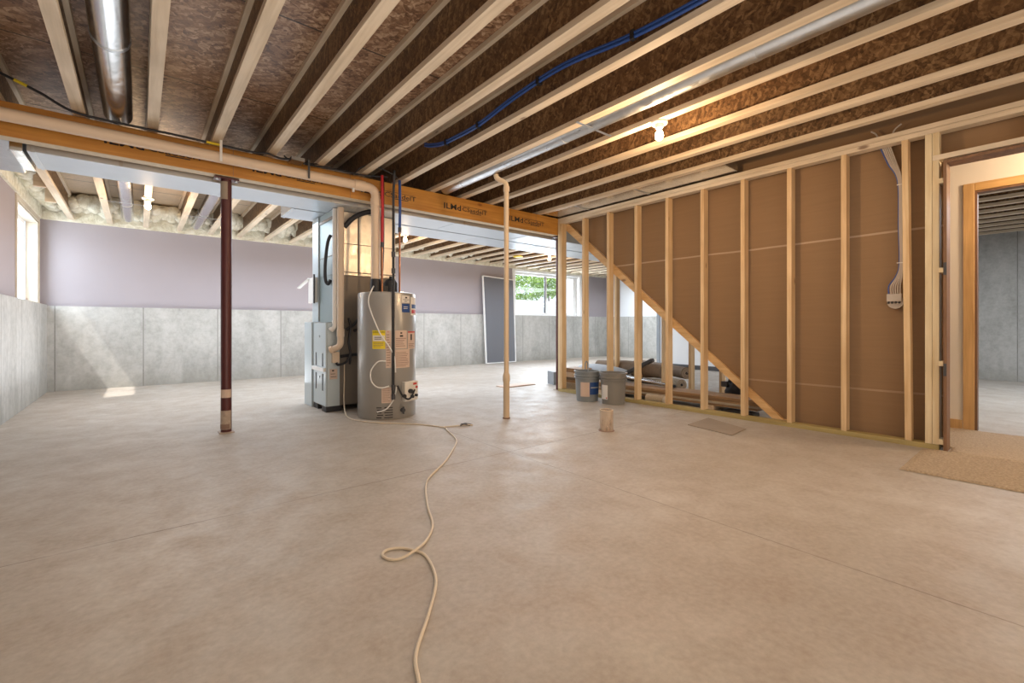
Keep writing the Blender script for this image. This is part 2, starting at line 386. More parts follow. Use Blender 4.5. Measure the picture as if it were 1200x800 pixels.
# ------------------------------------------------------------------ joists
ORD = 'first second third fourth fifth sixth seventh eighth ninth tenth eleventh twelfth thirteenth fourteenth fifteenth sixteenth seventeenth eighteenth nineteenth twentieth twenty-first twenty-second twenty-third twenty-fourth twenty-fifth twenty-sixth twenty-seventh twenty-eighth twenty-ninth'.split()
JP, J0 = .411, .08
jy0, jy1 = BY+.01, FY+.03
def joist_at(k): return J0+JP*k
x = joist_at(-2)
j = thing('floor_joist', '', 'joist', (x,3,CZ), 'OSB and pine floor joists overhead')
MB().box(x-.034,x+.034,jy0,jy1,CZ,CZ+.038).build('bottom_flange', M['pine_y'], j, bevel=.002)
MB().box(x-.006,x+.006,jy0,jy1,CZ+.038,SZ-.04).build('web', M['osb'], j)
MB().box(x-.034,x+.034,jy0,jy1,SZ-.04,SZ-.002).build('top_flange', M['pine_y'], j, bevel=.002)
j['label'] = 'overhead floor joist with pine flanges, nearest the left wall'
for i,kk in enumerate(range(-1,27)):
    if kk == 11:
        x = joist_at(11); g = thing('floor_joist','overhead floor joist with pine flanges, %s counted from the left wall' % ORD[i+1],'joist',(x,6.7,CZ),'OSB and pine floor joists overhead')
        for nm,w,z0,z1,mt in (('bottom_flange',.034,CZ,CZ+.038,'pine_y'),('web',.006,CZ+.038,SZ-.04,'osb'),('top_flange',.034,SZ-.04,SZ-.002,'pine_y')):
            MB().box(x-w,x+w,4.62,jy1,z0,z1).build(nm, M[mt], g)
        continue
    dup(j, (joist_at(kk),3,CZ), 'overhead floor joist with pine flanges, %s counted from the left wall' % ORD[i+1])
for y,w in ((7.04,'farther from the window'),(7.83,'nearer the window')):
    tag(MB().box(LX+.1,joist_at(-2)-.036,y-.02,y+.02,CZ,CZ+.24).build('joist_blocking', M['pine_x']), 'short pine block between joists at left wall, '+w, 'blocking', 'blocks at the left rim')

# ------------------------------------------------------------------ beam
bz0, bz1 = 2.18, 2.416
b = thing('laminated_beam', 'orange laminated wood beam running under the joists across the room', 'beam', (1.8,4.545,bz0))
MB().box(LX+.002,4.66,4.5,4.59,bz0+.004,bz1).build('beam_body', M['lvl'], b, bevel=.002)
MB().box(LX+.002,4.66,4.498,4.592,bz0,bz0+.0035).build('bottom_edge', M['lvl_edge'], b)
m = MB()
for sx in (.62, 1.62, 2.05, 4.12): m.box(sx-.0015, sx+.0015, 4.4985, 4.4998, bz0+.006, bz1-.002)
m.build('ply_seam', M['brown_ink'], b)
for i in range(5):
    x0 = 3.66-.965*i
    z0 = 2.262
    text_mesh('ILMd', .066, lambda u,v,x0=x0: (x0+u, 4.4985, z0+v), 'stamped_lettering', M['ink'], b, .23, .018)
    text_mesh('CSaedelT', .05, lambda u,v,x0=x0: (x0+.25+u, 4.4985, z0+.006+v), 'stamped_lettering', M['ink'], b, .36, .008)
    q = MB()
    q.box(x0+.36,x0+.52,4.4983,4.4988,z0-.008,z0); q.box(x0+.25,x0+.60,4.4983,4.4988,z0+.062,z0+.066); q.build('stamped_line', M['ink'], b)

# ------------------------------------------------------------------ posts
def post(x, y, label, worn):
    p = thing('steel_post', label, 'post', (x,y,0), 'oxide red steel posts under the beam')
    r = .041
    MB().lathe([(r,0.008),(r,bz0-.02)], (x,y,0), 24).build('column', M['red_steel'], p, smooth=True)
    MB().box(x-.055,x+.055,y-.055,y+.055,0,.008).build('base_plate', M['sticker_steel'], p)
    MB().box(x-.09,x+.09,y-.05,y+.05,bz0-.02,bz0-.008).build('cap_plate', M['red_steel'], p)
    q = MB()
    for s in (-1,1): q.lathe([(.012,bz0-.032),(.012,bz0-.02)], (x+s*.07,y-.03,0), 6)
    q.build('bolt', M['galv'], p)
    if worn:
        a0 = -123
        MB().patch((x,y),r,a0-80,a0+80,.03,.19,.001).build('worn_patch', M['sticker_steel'], p)
        MB().patch((x,y),r,a0-50,a0+85,.30,.37,.001).build('paper_label', M['paper'], p)
        MB().patch((x,y),r,a0-85,a0+40,bz0-.19,bz0-.04,.001).build('grey_label', M['cardboard'], p)
        MB().patch((x,y),r+.0012,a0-60,a0+60,.035,.075,.001).build('dirt_patch', M['brown_ink'], p)
    return p
post(.577, 4.56, 'dark red steel post with worn labels, standing left of the furnace', True)
post(4.615, 4.56, 'dark red steel post behind the end stud of the open stud wall', False)

# ------------------------------------------------------------------ stud wall
X0, X1 = 4.53, 4.62
ys = [4.435-.4095*i for i in range(10)]
st = MB().box(X0,X1,ys[0]-.019,ys[0]+.019,.039,2.335).build('wall_stud', M['pine_z'], bevel=.0015)
tag(st, 'pine wall stud at the beam end of the stair wall, beside the red post', 'stud', 'pine studs of the open stair wall')
SL = ['', 'pine wall stud behind the left bucket', 'pine wall stud rising behind the right bucket', 'pine wall stud just right of the buckets', 'pine wall stud left of the one before the rolled carpet end',
      'pine wall stud standing right of the rolled carpet end', 'pine wall stud crossing the diagonal board near its foot', 'pine wall stud just right of the diagonal board foot',
      'pine wall stud midway between diagonal foot and electrical box', 'slightly leaning pine wall stud beside the electrical box']
for i in range(1,10):
    o = st.copy(); COL.objects.link(o); o.location = st.location + Vector((0,ys[i]-ys[0],0)); o['label'] = SL[i]
    if i == 9: o.rotation_euler = (R(-.5),0,0)
e = MB().box(X0,X1,ys[0]+.020,ys[0]+.056,.039,2.335).build('wall_stud', M['pine_z2']); tag(e, 'pale end stud touching the beam, outermost of the stair wall', 'stud', 'pine studs of the open stair wall')
for y0,y1,zt,lab in ((.615,.653,2.335,'tall pine stud left of the doorway, left one of the pair'),(.575,.613,2.129,'pine doorway stud carrying the header, right one of the pair')):
    tag(MB().box(X0,X1,y0,y1,.039 if zt>2.2 else .039,zt).build('wall_stud', M['pine_z2'], bevel=.0015), lab, 'stud', 'pine studs of the open stair wall')
tag(MB().box(X0,X1,.575,4.492,0,.038).build('bottom_plate', M['treated'], bevel=.0015), 'yellow-green treated plate on the floor under the studs', 'plate')
tp = MB().box(X0,X1,-1.4,4.492,2.336,2.373).build('top_plate', M['pine_y'], bevel=.0015); tag(tp, 'lower of two pine plates along the top of the studs', 'plate')
tp = MB().box(X0,X1,-1.4,4.492,2.375,2.412).build('top_plate', M['pine_y'], bevel=.0015); tag(tp, 'upper of two pine plates touching the joists', 'plate')
h = MB().box(X0,X1,-1.4,.613,2.13,2.168).build('door_header', M['pine_y'], bevel=.0015); tag(h, 'flat pine header board across the top of the doorway', 'header')
tag(MB().box(X0,X1,.575,.613,2.169,2.335).build('cripple_stud', M['pine_z2']), 'short pine stud above the left end of the door header', 'stud')
tag(MB().box(X0,X1,.1-.019,.1+.019,2.169,2.335).build('cripple_stud', M['pine_z2']), 'short pine stud above the middle of the door header', 'stud')
db = MB().prism([(yb-.0+.0,.039+.0),(yb+.143,.039),(4.42,zd(4.42)-.12),(4.42,zd(4.42)),(yb+.05,.046)], 'x', 4.6225, 4.6605).build('diagonal_brace', M['pine_d'], bevel=.0015)
tag(db, 'diagonal pine board descending behind the studs along the stair line', 'brace')
# second stair wall studs seen under the diagonal
s2 = None
L2 = ['far pine stud seen under the top of the diagonal board','far pine stud hidden mostly behind the stud right of buckets','far pine stud behind the middle of the carpet pile','far pine stud rising behind the rolled carpet end','far pine stud beside the black bag']
for i,y in enumerate((4.33,3.925,3.52,3.12,2.71)):
    if s2 is None: o = s2 = MB().box(5.6,5.69,y-.019,y+.019,0,2.415).build('wall_stud', M['pine_z'])
    else: o = s2.copy(); COL.objects.link(o); o.location.y = y
    tag(o, L2[i], 'stud', 'studs of the far stair wall')

# door frames
d1 = MB().box(4.49,4.64,.53,.549,0,2.108).box(4.49,4.64,-.41,-.391,0,2.108).build('door_1', M['jamb'], bevel=.002); d1['kind'] = 'structure'
MB().box(4.49,4.64,-.391,.53,2.09,2.108).build('head_jamb', M['jamb'], d1)
q = MB()
for z in (.05,.62,1.30,1.95): q.box(4.50,4.60,.5495,.5745,z,z+.035)
q.build('shim', M['pine_z2'], d1)
q = MB()
for z in (.55,1.28): q.box(4.486,4.489,.531,.548,z,z+.09)
q.build('hinge_mark', M['dark'], d1)
d2 = MB().box(5.6,5.7,.47,.487,0,2.085).box(5.6,5.7,-.437,-.42,0,2.085).box(5.6,5.7,-.42,.47,2.068,2.085).build('door_2', M['jamb']); d2['kind'] = 'structure'
MB().box(5.583,5.599,.485,.557,0,2.15).box(5.583,5.599,-.50,-.43,0,2.15).build('side_casing', M['golden'], d2, bevel=.004)
MB().box(5.583,5.599,-.43,.485,2.082,2.15).build('head_casing', M['goldenx'], d2, bevel=.004)

# ------------------------------------------------------------------ windows
def glassy(m, name, parent): return m.build(name, M['glass'], parent)
# window_1 in left wall
wx = LX-.21
w = MB().box(LX-.2,LX-.082,7.42,7.44,1.207,2.333).box(LX-.2,LX-.082,8.84,8.86,1.207,2.333).box(LX-.2,LX-.082,7.44,8.84,2.313,2.333).box(LX-.2,LX-.082,7.44,8.84,1.207,1.225).build('window_1', M['pale']); w['kind']='structure'
MB().box(wx-.05,wx,7.42,7.48,1.207,2.333).box(wx-.05,wx,8.80,8.86,1.207,2.333).box(wx-.05,wx,7.48,8.80,2.28,2.333).box(wx-.05,wx,7.48,8.80,1.207,1.26).box(wx-.05,wx,8.12,8.16,1.26,2.28).build('window_frame', M['vinyl'], w, bevel=.003)
glassy(MB().box(wx-.028,wx-.024,7.48,8.12,1.26,2.28).box(wx-.028,wx-.024,8.16,8.80,1.26,2.28), 'glass_pane', w)
MB().box(LX-.081,LX-.068,7.36,7.42,1.21,2.40).box(LX-.081,LX-.068,8.86,8.895,1.21,2.40).box(LX-.081,LX-.068,7.42,8.86,2.334,2.40).build('window_casing', M['pale'], w)
# window_2 in far wall
wy = FY+.21
w = MB().box(7.48,7.50,FY+.082,FY+.2,1.192,2.358).box(9.94,9.96,FY+.082,FY+.2,1.192,2.358).box(7.5,9.94,FY+.082,FY+.2,2.338,2.358).box(7.5,9.94,FY+.082,FY+.2,1.192,1.21).build('window_2', M['vinyl']); w['kind']='structure'
MB().box(7.48,7.62,wy,wy+.05,1.192,2.358).box(9.80,9.96,wy,wy+.05,1.192,2.358).box(7.62,9.80,wy,wy+.05,2.27,2.358).box(7.62,9.80,wy,wy+.05,1.192,1.27).box(8.69,8.75,wy,wy+.05,1.27,2.27).build('window_frame', M['vinyl'], w, bevel=.003)
MB().box(8.655,8.69,wy-.01,wy+.02,1.27,2.27).build('meeting_rail', M['dark'], w)
glassy(MB().box(7.62,8.655,wy+.02,wy+.024,1.27,2.27).box(8.75,9.80,wy+.02,wy+.024,1.27,2.27), 'glass_pane', w)
MB().box(7.40,7.48,FY+.068,FY+.08,1.195,2.43).box(9.96,10.04,FY+.068,FY+.08,1.195,2.43).box(7.48,9.96,FY+.068,FY+.08,2.36,2.43).build('window_casing', M['vinyl'], w)
# outside
q = MB()
n = 60
for i in range(n):
    xa = 6.6+4.4*i/n; xb = 6.6+4.4*(i+1)/n; q.box(xa,xb,10.6+.02*(i%2),10.66,0,1.72)
tag(q.build('fence', M['well']), 'pale corrugated window well wall outside the far window', 'window well')
tag(MB().box(-2.6,-2.5,6.2,9.8,0,1.35).build('fence', M['well']), 'pale window well wall outside the left window', 'window well')
struct('ground', MB().box(-8,LX-.3,-6,20,-.3,-.02).box(LX-.3,16,FY+.4,20,-.3,-.02), M['ground'])
def bush(x, y, z, s, label):
    t = thing('bush', label, 'bush', (x,y,0), 'green bushes outside the far window')
    MB().tube([(x,y,0),(x+.05,y,z*.6),(x,y+.05,z)], [.05,.04,.02], 8).build('stem', M['bark'], t)
    q = MB()
    for i in range(1500):
        th = random.uniform(0,6.283); ph = math.acos(random.uniform(-1,1)); rr = s*random.uniform(.5,1)
        c = Vector((x+rr*math.sin(ph)*math.cos(th), y+.7*rr*math.sin(ph)*math.sin(th), z+rr*.8*math.cos(ph)))
        a = Vector((random.uniform(-1,1),random.uniform(-1,1),random.uniform(-1,1))).normalized()*.055
        b_ = a.cross(Vector((random.uniform(-1,1),random.uniform(-1,1),random.uniform(-1,1)))).normalized()*.03
        vs = [q.bm.verts.new(p) for p in (c-a,c+b_,c+a,c-b_)]; q.bm.faces.new(vs)
    q.build('foliage', M['leaf'], t)
bush(8.6,11.9,2.35,.85,'round leafy bush outside, in the left pane of the far window')
bush(10.6,12.1,2.3,.85,'leafy bush outside, in the right pane of the far window')
bush(12.0,12.4,2.5,.7,'small leafy bush outside, farthest right beyond the window')
bush(9.8,13.4,3.1,1.0,'tall leafy bush farther back outside the far window')

# leaning screen
t = thing('screen_door', 'white-framed dark mesh screen leaning on the far wall', 'screen', (7.05,8.82,0))
def lean(x,z): return (x-.02*(z/2.1), 8.76+.115*z/2.1, z)
q = MB(); P = [lean(6.41,.02),lean(7.32,.02),lean(7.36,2.08),lean(6.41,2.12)]
for a,b_ in ((0,1),(1,2),(2,3),(3,0)): q.bar(P[a],P[b_],.02,.05,(0,1,0))
q.bm.normal_update(); q.build('screen_frame', M['vinyl'], t)
q = MB(); vs=[q.bm.verts.new(p) for p in P]; q.bm.faces.new(vs); q.build('mesh_screen', M['screen'], t)

# ------------------------------------------------------------------ ducts
def rect_duct(name, label, x0,x1,y0,y1,z0,z1, step, mat, hang=True):
    t = thing(name, label, 'duct', ((x0+x1)/2,(y0+y1)/2,z0))
    MB().box(x0,x1,y0,y1,z0,z1).build('duct_body', M[mat], t, bevel=.004)
    q = MB(); x = x0+.02
    while x < x1:
        q.box(x,x+.022,y0-.004,y1+.004,z0-.004,z1+.004); x += step
    q.build('joint_collar', M['galv_matte'], t, bevel=.002)
    if hang:
        q = MB(); x = x0+.5
        while x < x1:
            q.box(x,x+.02,y1+.005,y1+.007,z0,CZ-.001); q.box(x,x+.02,y0-.007,y0-.005,z0,CZ-.001); x += 1.6
        q.build('hanger_strap', M['galv'], t)
    return t
rect_duct('supply_duct','long flat galvanized duct running close behind the orange beam',-.62,7.0,4.68,5.15,2.155,2.37,1.18,'galv_matte')
rect_duct('return_duct','second flat galvanized duct farther behind the beam, right of the furnace',1.25,7.0,5.19,5.68,2.155,2.37,1.18,'galv_matte')
t = thing('duct_elbow','dark shiny duct end boot at the left end of the flat duct','duct',(-.8,4.95,2.15))
MB().prism([(4.66,2.20),(5.28,2.13),(5.28,2.37),(4.66,2.38)],'x',-.96,-.70).build('boot', M['galv'], t, bevel=.01)
MB().box(-.90,-.88,4.70,4.702,2.37,CZ-.001).box(-.90,-.88,5.20,5.202,2.36,CZ-.001).build('hanger_strap', M['galv'], t)
MB().box(-.70,-.635,4.66,5.2,2.14,2.385).build('transition_collar', M['galv_round'], t, bevel=.004)
def round_duct(x, z, r, y0, y1, label, straps, w=.2, mat='galv_round'):
    t = thing('round_duct', label, 'duct', (x,(y0+y1)/2,z))
    prof = [(r,y0),(r,y1)]
    yy = [y0+ (y1-y0)*i/1 for i in (0,1)]
    MB().tube([(x,y0,z),(x,y1,z)], r, 40).build('pipe', M[mat], t, smooth=True)
    q = MB(); y = y0+.9
    while y < y1: q.tube([(x,y-.015,z),(x,y+.015,z)], r+.003, 40); y += 1.5
    q.build('crimp_joint', M['galv'], t, smooth=True)
    q = MB()
    for y in straps: q.box(x-w,x+w,y-.012,y+.012,CZ-.004,CZ-.002)
    if straps: q.build('support_strap', M['galv'], t)
round_duct(-.125, 2.545, .088, 1.0, 4.62, 'large shiny round duct overhead, between joists at upper left', [])
round_duct(-.125, 2.50, .07, 5.2, FY-.2, 'round duct between joists beyond the beam, left of the lamp', [7.3])
round_duct(.70, 2.50, .07, 5.2, FY-.2, 'round duct between joists beyond the beam, right of the lamp', [7.6])
round_duct(2.69, 2.478, .068, .2, 4.46, 'long shiny round duct tucked beside a joist, above the thin pole', [2.28], mat='galv')
q = thing('panned_duct','flat shiny duct between the last joist and the stud wall top','duct',(4.39,3.3,2.43))
MB().box(4.235,4.525,2.02,4.46,2.425,2.62).build('duct_body', M['galv_round'], q, bevel=.004)
m_ = MB()
for y in (3.0,3.9): m_.box(4.232,4.528,y,y+.03,2.421,2.625)
m_.build('joint_collar', M['galv'], q)

# ------------------------------------------------------------------ lamps
def lamp(x,y,label,power=17):
    z = CZ
    t = thing('bare_bulb_lamp', label, 'lamp', (x,y,z-.13), 'bare bulb lampholders under the joists')
    MB().lathe([(.055,z-.016),(.060,z-.010),(.060,z-.001)],(x,y,0),28).build('lamp_base', M['white'], t, smooth=True)
    MB().lathe([(.022,z-.048),(.030,z-.040),(.032,z-.0165)],(x,y,0),24).build('socket', M['white'], t, smooth=True)
    MB().lathe([(.004,z-.135),(.018,z-.130),(.028,z-.115),(.031,z-.100),(.028,z-.083),(.018,z-.066),(.014,z-.049)],(x,y,0),24).build('bulb', M['bulb'], t, smooth=True)
    l = bpy.data.lights.new('bulb_light','POINT'); l.energy = power; l.color=(1,.66,.36); l.shadow_soft_size=.04
    o = bpy.data.objects.new('bulb_light',l); COL.objects.link(o); o.location=(x,y,z-.30)
lamp(joist_at(7)+.02,1.90,'glowing bare bulb overhead in front of the stud wall',34)
lamp(joist_at(0),6.86,'glowing bare bulb beyond the beam, leftmost, near the left wall')
lamp(joist_at(8),6.85,'glowing bare bulb seen just right of the furnace pipes')
lamp(joist_at(16),6.85,'glowing bare bulb above the far window, left of the red post')
# unseen bulbs added behind the camera to brighten the near room
lamp(joist_at(1),-1.2,'added unseen bulb overhead behind the open floor area')
lamp(joist_at(5)+.0,-1.9,'added unseen bulb overhead at the near end of the room')
lamp(joist_at(12),-.5,'bare bulb overhead in the hallway behind the doorway')
tg = MB().lathe([(.10,2.415),(.11,2.40),(.08,2.39)],(joist_at(15)+.05,7.45,0),24).build('ceiling_box', M['yellow']); tag(tg,'yellow-green round electrical box under joists above the far window','electrical box')

# ------------------------------------------------------------------ pvc pipes
def elbowpath(a,b,c,r,n=8):
    a,b,c = Vector(a),Vector(b),Vector(c); u = (a-b).normalized(); w = (c-b).normalized(); out=[a]
    for i in range(n+1):
        t=i/n; p0=b+u*r; p1=b+w*r
        out.append((1-t)**2*p0+2*t*(1-t)*b+t*t*p1)
    out.append(c); return out
t = thing('vent_pipe','long cream PVC pipe along the beam turning down to the water heater','pipe',(1.84,4.40,1.36))
MB().tube(elbowpath((LX+.01,4.40,2.295),(1.84,4.40,2.295),(1.84,4.40,1.385),.09),.044,20).build('pipe', M['pvc'], t, smooth=True)
MB().tube([(1.62,4.40,2.295),(1.73,4.40,2.295)],.051,20).tube([(1.84,4.40,2.12),(1.84,4.40,2.19)],.051,20).build('coupling', M['pvc'], t, smooth=True)
for x,m_ in ((.514,'white'),(1.19,'dark')):
    q = MB(); q.bar((x,4.345,2.42),(x,4.345,2.25),.018,.003,(0,1,0)); q.bar((x,4.345,2.417),(x,4.49,2.417),.018,.003); q.build('pipe_hanger', M[m_], t)
MB().lathe([(.012,2.21),(.012,2.245)],(1.60,4.36,0),12).build('drain_nub', M['pvc_w'], t)
# thin pole pipe
t = thing('standing_pipe','thin cream PVC pipe standing alone in mid floor, bent at the top','pipe',(2.8,3.49,0))
P = [(2.80,3.49,.40),(2.80,3.49,2.27)]
P += smoothpath([(2.80,3.49,2.29),(2.79,3.50,2.325),(2.745,3.535,2.355),(2.725,3.55,2.375),(2.72,3.555,2.405)],4)
MB().tube(P,.0245,18).build('pipe', M['pvc_tan'], t, smooth=True)
MB().lathe([(.031,.012),(.031,.36),(.036,.37),(.036,.42),(.027,.45)],(2.8,3.49,0),20).build('lower_sleeve', M['pvc_tan'], t, smooth=True)
MB().tube([(2.80,3.49,2.24),(2.80,3.49,2.285)],.031,18).build('coupling', M['pvc_tan'], t, smooth=True)
MB().lathe([(.038,0),(.036,.012)],(2.8,3.49,0),20).build('foot_stain', M['brown_ink'], t)
# stub pipe
t = thing('floor_stub_pipe','short translucent stub pipe with rust stains standing on the floor','pipe',(3.15,2.53,0))
q = MB(); n=28
for (r0,r1) in ((.058,.052),):
    ring=[]
    for r_,z in ((r0,0),(r0,.18),(r1,.18),(r1,.002)):
        ring.append([q.bm.verts.new((3.15+r_*math.cos(2*math.pi*k/n),2.53+r_*math.sin(2*math.pi*k/n),z)) for k in range(n)])
    for i in range(3):
        for k in range(n): q.bm.faces.new([ring[i][k],ring[i][(k+1)%n],ring[i+1][(k+1)%n],ring[i+1][k]])
kk = N('stained_clear_plastic'); v = kk.coords((1,1,.3)); a = kk.noise(v, 20, 3)
kk.color(kk.ramp(a,[(.30,(.14,.07,.035)),(.42,(.60,.45,.32)),(.6,(.72,.60,.47))])); kk.set(.3); tr = kk.n('BsdfTransparent'); mx = kk.n('MixShader'); mx.inputs[0].default_value=.4
kk.l(tr.outputs[0],mx.inputs[1]); kk.l(kk.b.outputs[0],mx.inputs[2]); kk.l(mx.outputs[0],kk.out.inputs[0])
q.build('stub', kk.m, t, smooth=True)
q = MB(); q.tube([(3.15+.055*math.cos(a*.2244),2.53+.055*math.sin(a*.2244),.18) for a in range(28)],.003,6,closed=True); q.build('rim', M['pvc_tan'], t)
q = MB(); q.lathe([(.07,0),(.066,.006)],(3.15,2.53,0),24); q.build('concrete_ring', M['brown_ink'], t)

# ------------------------------------------------------------------ water heater
C = (1.97,4.42); HR = .288
t = thing('water_heater','grey cylindrical water heater covered in stickers, standing under the beam','water heater',(C[0],C[1],0))
MB().lathe([(HR-.01,0),(HR,.012),(HR,1.225),(HR-.006,1.24),(HR-.03,1.247)],(C[0],C[1],0),72).build('tank', M['tank'], t, smooth=True)
def st_(name,a0,a1,z0,z1,mat,k=.0015): return MB().patch(C,HR,a0,a1,z0,z1,k).build(name, M[mat], t)
def ctext(body,a0,a1,z,h,mat,k=.0022):
    w = R(a1-a0)*HR
    return text_mesh(body,h,lambda u,v:(C[0]+(HR+k)*math.cos(R(a0)+u/HR),C[1]+(HR+k)*math.sin(R(a0)+u/HR),z+v),'printed_text',M[mat],t,w)
def lines(a0,a1,z0,z1,n,mat='brown_ink'):
    q = MB()
    for i in range(n):
        z = z1-(z1-z0)*(i+.7)/(n+.4); q.patch(C,HR+.0016,a0+1,a1-1-random.uniform(0,(a1-a0)*.3),z,z+(z1-z0)/n*.28,.0006,6)
    q.build('printed_lines', M[mat], t)
st_('energy_sticker',-142,-117,.69,.869,'yellow'); st_('sticker_window',-141,-118,.765,.82,'paper_w',.002)
ctext('ENERGYGUIDE',-141,-118,.843,.018,'ink'); ctext('1234',-131,-124,.78,.018,'ink',.003) if False else None
lines(-141,-118,.70,.76,4); lines(-139,-121,.77,.81,2,'ink')
st_('warning_sticker',-116,-106,.505,.869,'paper'); lines(-116,-106,.51,.84,13); ctext('!',-112.5,-111,.845,.018,'redink')
st_('instruction_sticker',-98.5,-73,.69,.868,'paper'); lines(-98,-74,.70,.80,5); q=MB(); q.patch(C,HR+.0016,-88,-84,.835,.85,.0006); q.patch(C,HR+.0016,-89,-82,.805,.822,.0006); q.build('printed_mark', M['ink'], t)
st_('flame_warning_sticker',-70,-43,.682,.859,'paper'); lines(-69,-45,.69,.74,3); q=MB(); q.patch(C,HR+.0016,-62,-57,.77,.83,.0006); q.build('printed_mark', M['ink'], t); q=MB(); q.patch(C,HR+.0016,-70,-43,.845,.857,.0006); q.build('printed_band', M['redink'], t)
st_('data_sticker',-98.5,-65,.50,.682,'paper'); lines(-98,-66,.505,.66,9)
st_('lighting_sticker',-124,-105.5,.165,.317,'paper'); lines(-123,-106.5,.17,.31,8)
st_('brand_sticker',-84.5,-65,1.141,1.212,'paper_w'); q=MB(); q.patch(C,HR+.0016,-77,-72,1.185,1.20,.0006); q.build('printed_mark', M['ink'], t); ctext('WATER HEATER',-82,-67,1.165,.013,'ink'); lines(-80,-68,1.145,1.16,1,'ink')
st_('blue_label',-84.5,-65,1.047,1.132,'blue_l'); lines(-82,-67,1.07,1.11,2,'paper_w')
st_('side_label',-61,-34,1.02,1.202,'paper_w'); q=MB(); q.patch(C,HR+.0018,-58,-36,1.09,1.13,.0006); q.build('blue_square', M['blue_l'], t); q=MB(); q.patch(C,HR+.0018,-58,-36,1.04,1.075,.0006); q.build('red_square', M['redink'], t)
q = MB()
for i in range(5):
    z = .125-.024*i
    for a0,a1 in ((-134,-124-(i%2)*-3),(-119,-103)): q.patch(C,HR,a0+(i%2)*1.5,a1,z-.009,z,.001,6)
q.build('vent_slot', M['ink'], t)
# control valve
A0 = R(-67)
def on(a,r,z): return (C[0]+r*math.cos(R(a)),C[1]+r*math.sin(R(a)),z)
cv = MB().patch(C,HR,-84,-50,.17,.36,.05).build('control_valve', M['paper_w'], t, bevel=.004)
q = MB(); 
for a,z,r_ in ((-74,.27,.022),(-70,.215,.015),(-86,.23,.018),(-60,.22,.013)): q.tube([on(a,HR+.045,z),on(a,HR+.075,z)],r_,14)
q.tube(smoothpath([on(-95,HR+.02,.33),on(-90,HR+.05,.25),on(-82,HR+.07,.20),on(-74,HR+.07,.21),on(-66,HR+.07,.28)]),.009,8)
q.build('control_knob', M['black'], cv, smooth=True)
q = MB(); q.tube([on(-57,HR+.05,.30),on(-57,HR+.062,.30)],.012,12); q.patch(C,HR+.051,-66,-56,.325,.345,.001); q.build('red_button', M['redink'], cv)
q = MB(); q.tube([on(-84,HR,.085),on(-84,HR+.03,.085)],.02,14); q.tube([on(-84,HR+.025,.05),on(-84,HR+.025,.12)],.009,10); q.build('drain_valve', M['dark'], t, smooth=True)
q = MB(); q.lathe([(.075,1.247),(.07,1.30),(.072,1.35),(.05,1.385),(.015,1.40),(.015,1.425)],(C[0]+.04,C[1],0),24); q.lathe([(.052,1.247),(.055,1.33),(.05,1.383)],(1.84,4.40,0),24)
q.box(1.84,2.0,4.37,4.45,1.25,1.32); q.build('vent_blower', M['black'], t, smooth=True)
q = MB().tube(smoothpath([on(a,r,z) for a,r,z in ((-146,HR-.05,1.30),(-143,HR+.003,1.262),(-149,HR+.010,1.18),(-146,HR+.010,1.075),(-127,HR+.010,.845),(-111,HR+.012,.72),(-101,HR+.02,.61),(-99,HR+.02,.46))]),.0065,8).build('white_lead', M['white'], t, smooth=True)
q = MB().tube(smoothpath([on(a,HR+.010,z) for a,z in ((-116,.572),(-127,.572),(-135,.545),(-143,.49),(-145,.432),(-142,.37),(-133,.325),(-122,.315),(-110,.33))]),.0065,8).build('white_lead', M['white'], t, smooth=True)
q = MB().tube(smoothpath([on(a,HR+.012,z) for a,z in ((-97,.32),(-99,.25),(-103,.19),(-115,.11),(-132,.08))]),.0065,8).build('white_lead', M['white'], t, smooth=True)
# gas pipe and water pipes
gx,gy = on(-102.6,HR+.017,0)[:2]
t2 = thing('gas_pipe','black vertical gas pipe down the front of the water heater','pipe',(gx,gy,.18))
MB().tube([(gx,gy,.20),(gx,gy,2.175-.0),(gx+.01,gy+.0,2.417)],.0125,12).build('pipe', M['black'], t2, smooth=True)
q = MB(); 
for z in (.20,.29,1.42,1.58): q.tube([(gx,gy,z),(gx,gy,z+.05)],.019,12)
q.build('fitting', M['dark'], t2, smooth=True)
def riser(x,y,z0,zm,z1,mat,label,ins=False):
    t = thing('water_pipe',label,'pipe',(x,y,z0))
    MB().tube([(x,y,z0),(x,y,zm)],.0105,12).build('copper_stub', M['copper'], t, smooth=True)
    MB().tube([(x,y,zm),(x+.004,y-.002,(zm+z1)/2),(x,y,z1)],.014,12).build('upper_tube', M[mat], t, smooth=True)
    MB().tube([(x,y,zm-.02),(x,y,zm+.03)],.017,12).build('fitting', M['dark'], t, smooth=True)
riser(1.878,4.33,1.249,1.72,2.417,'red','red water tube above copper, rising beside the cream pipe')
riser(2.082,4.36,1.249,1.90,2.417,'blue','blue water tube above copper, rising at the heater right side')
t2 = MB().tube(smoothpath([(1.93,4.45,1.42),(1.94,4.45,1.7),(1.945,4.46,2.0),(1.95,4.47,2.417)]),.013,10).build('power_cable', M['black'], smooth=True); tag(t2,'black cable rising between the red and blue water tubes','cable')

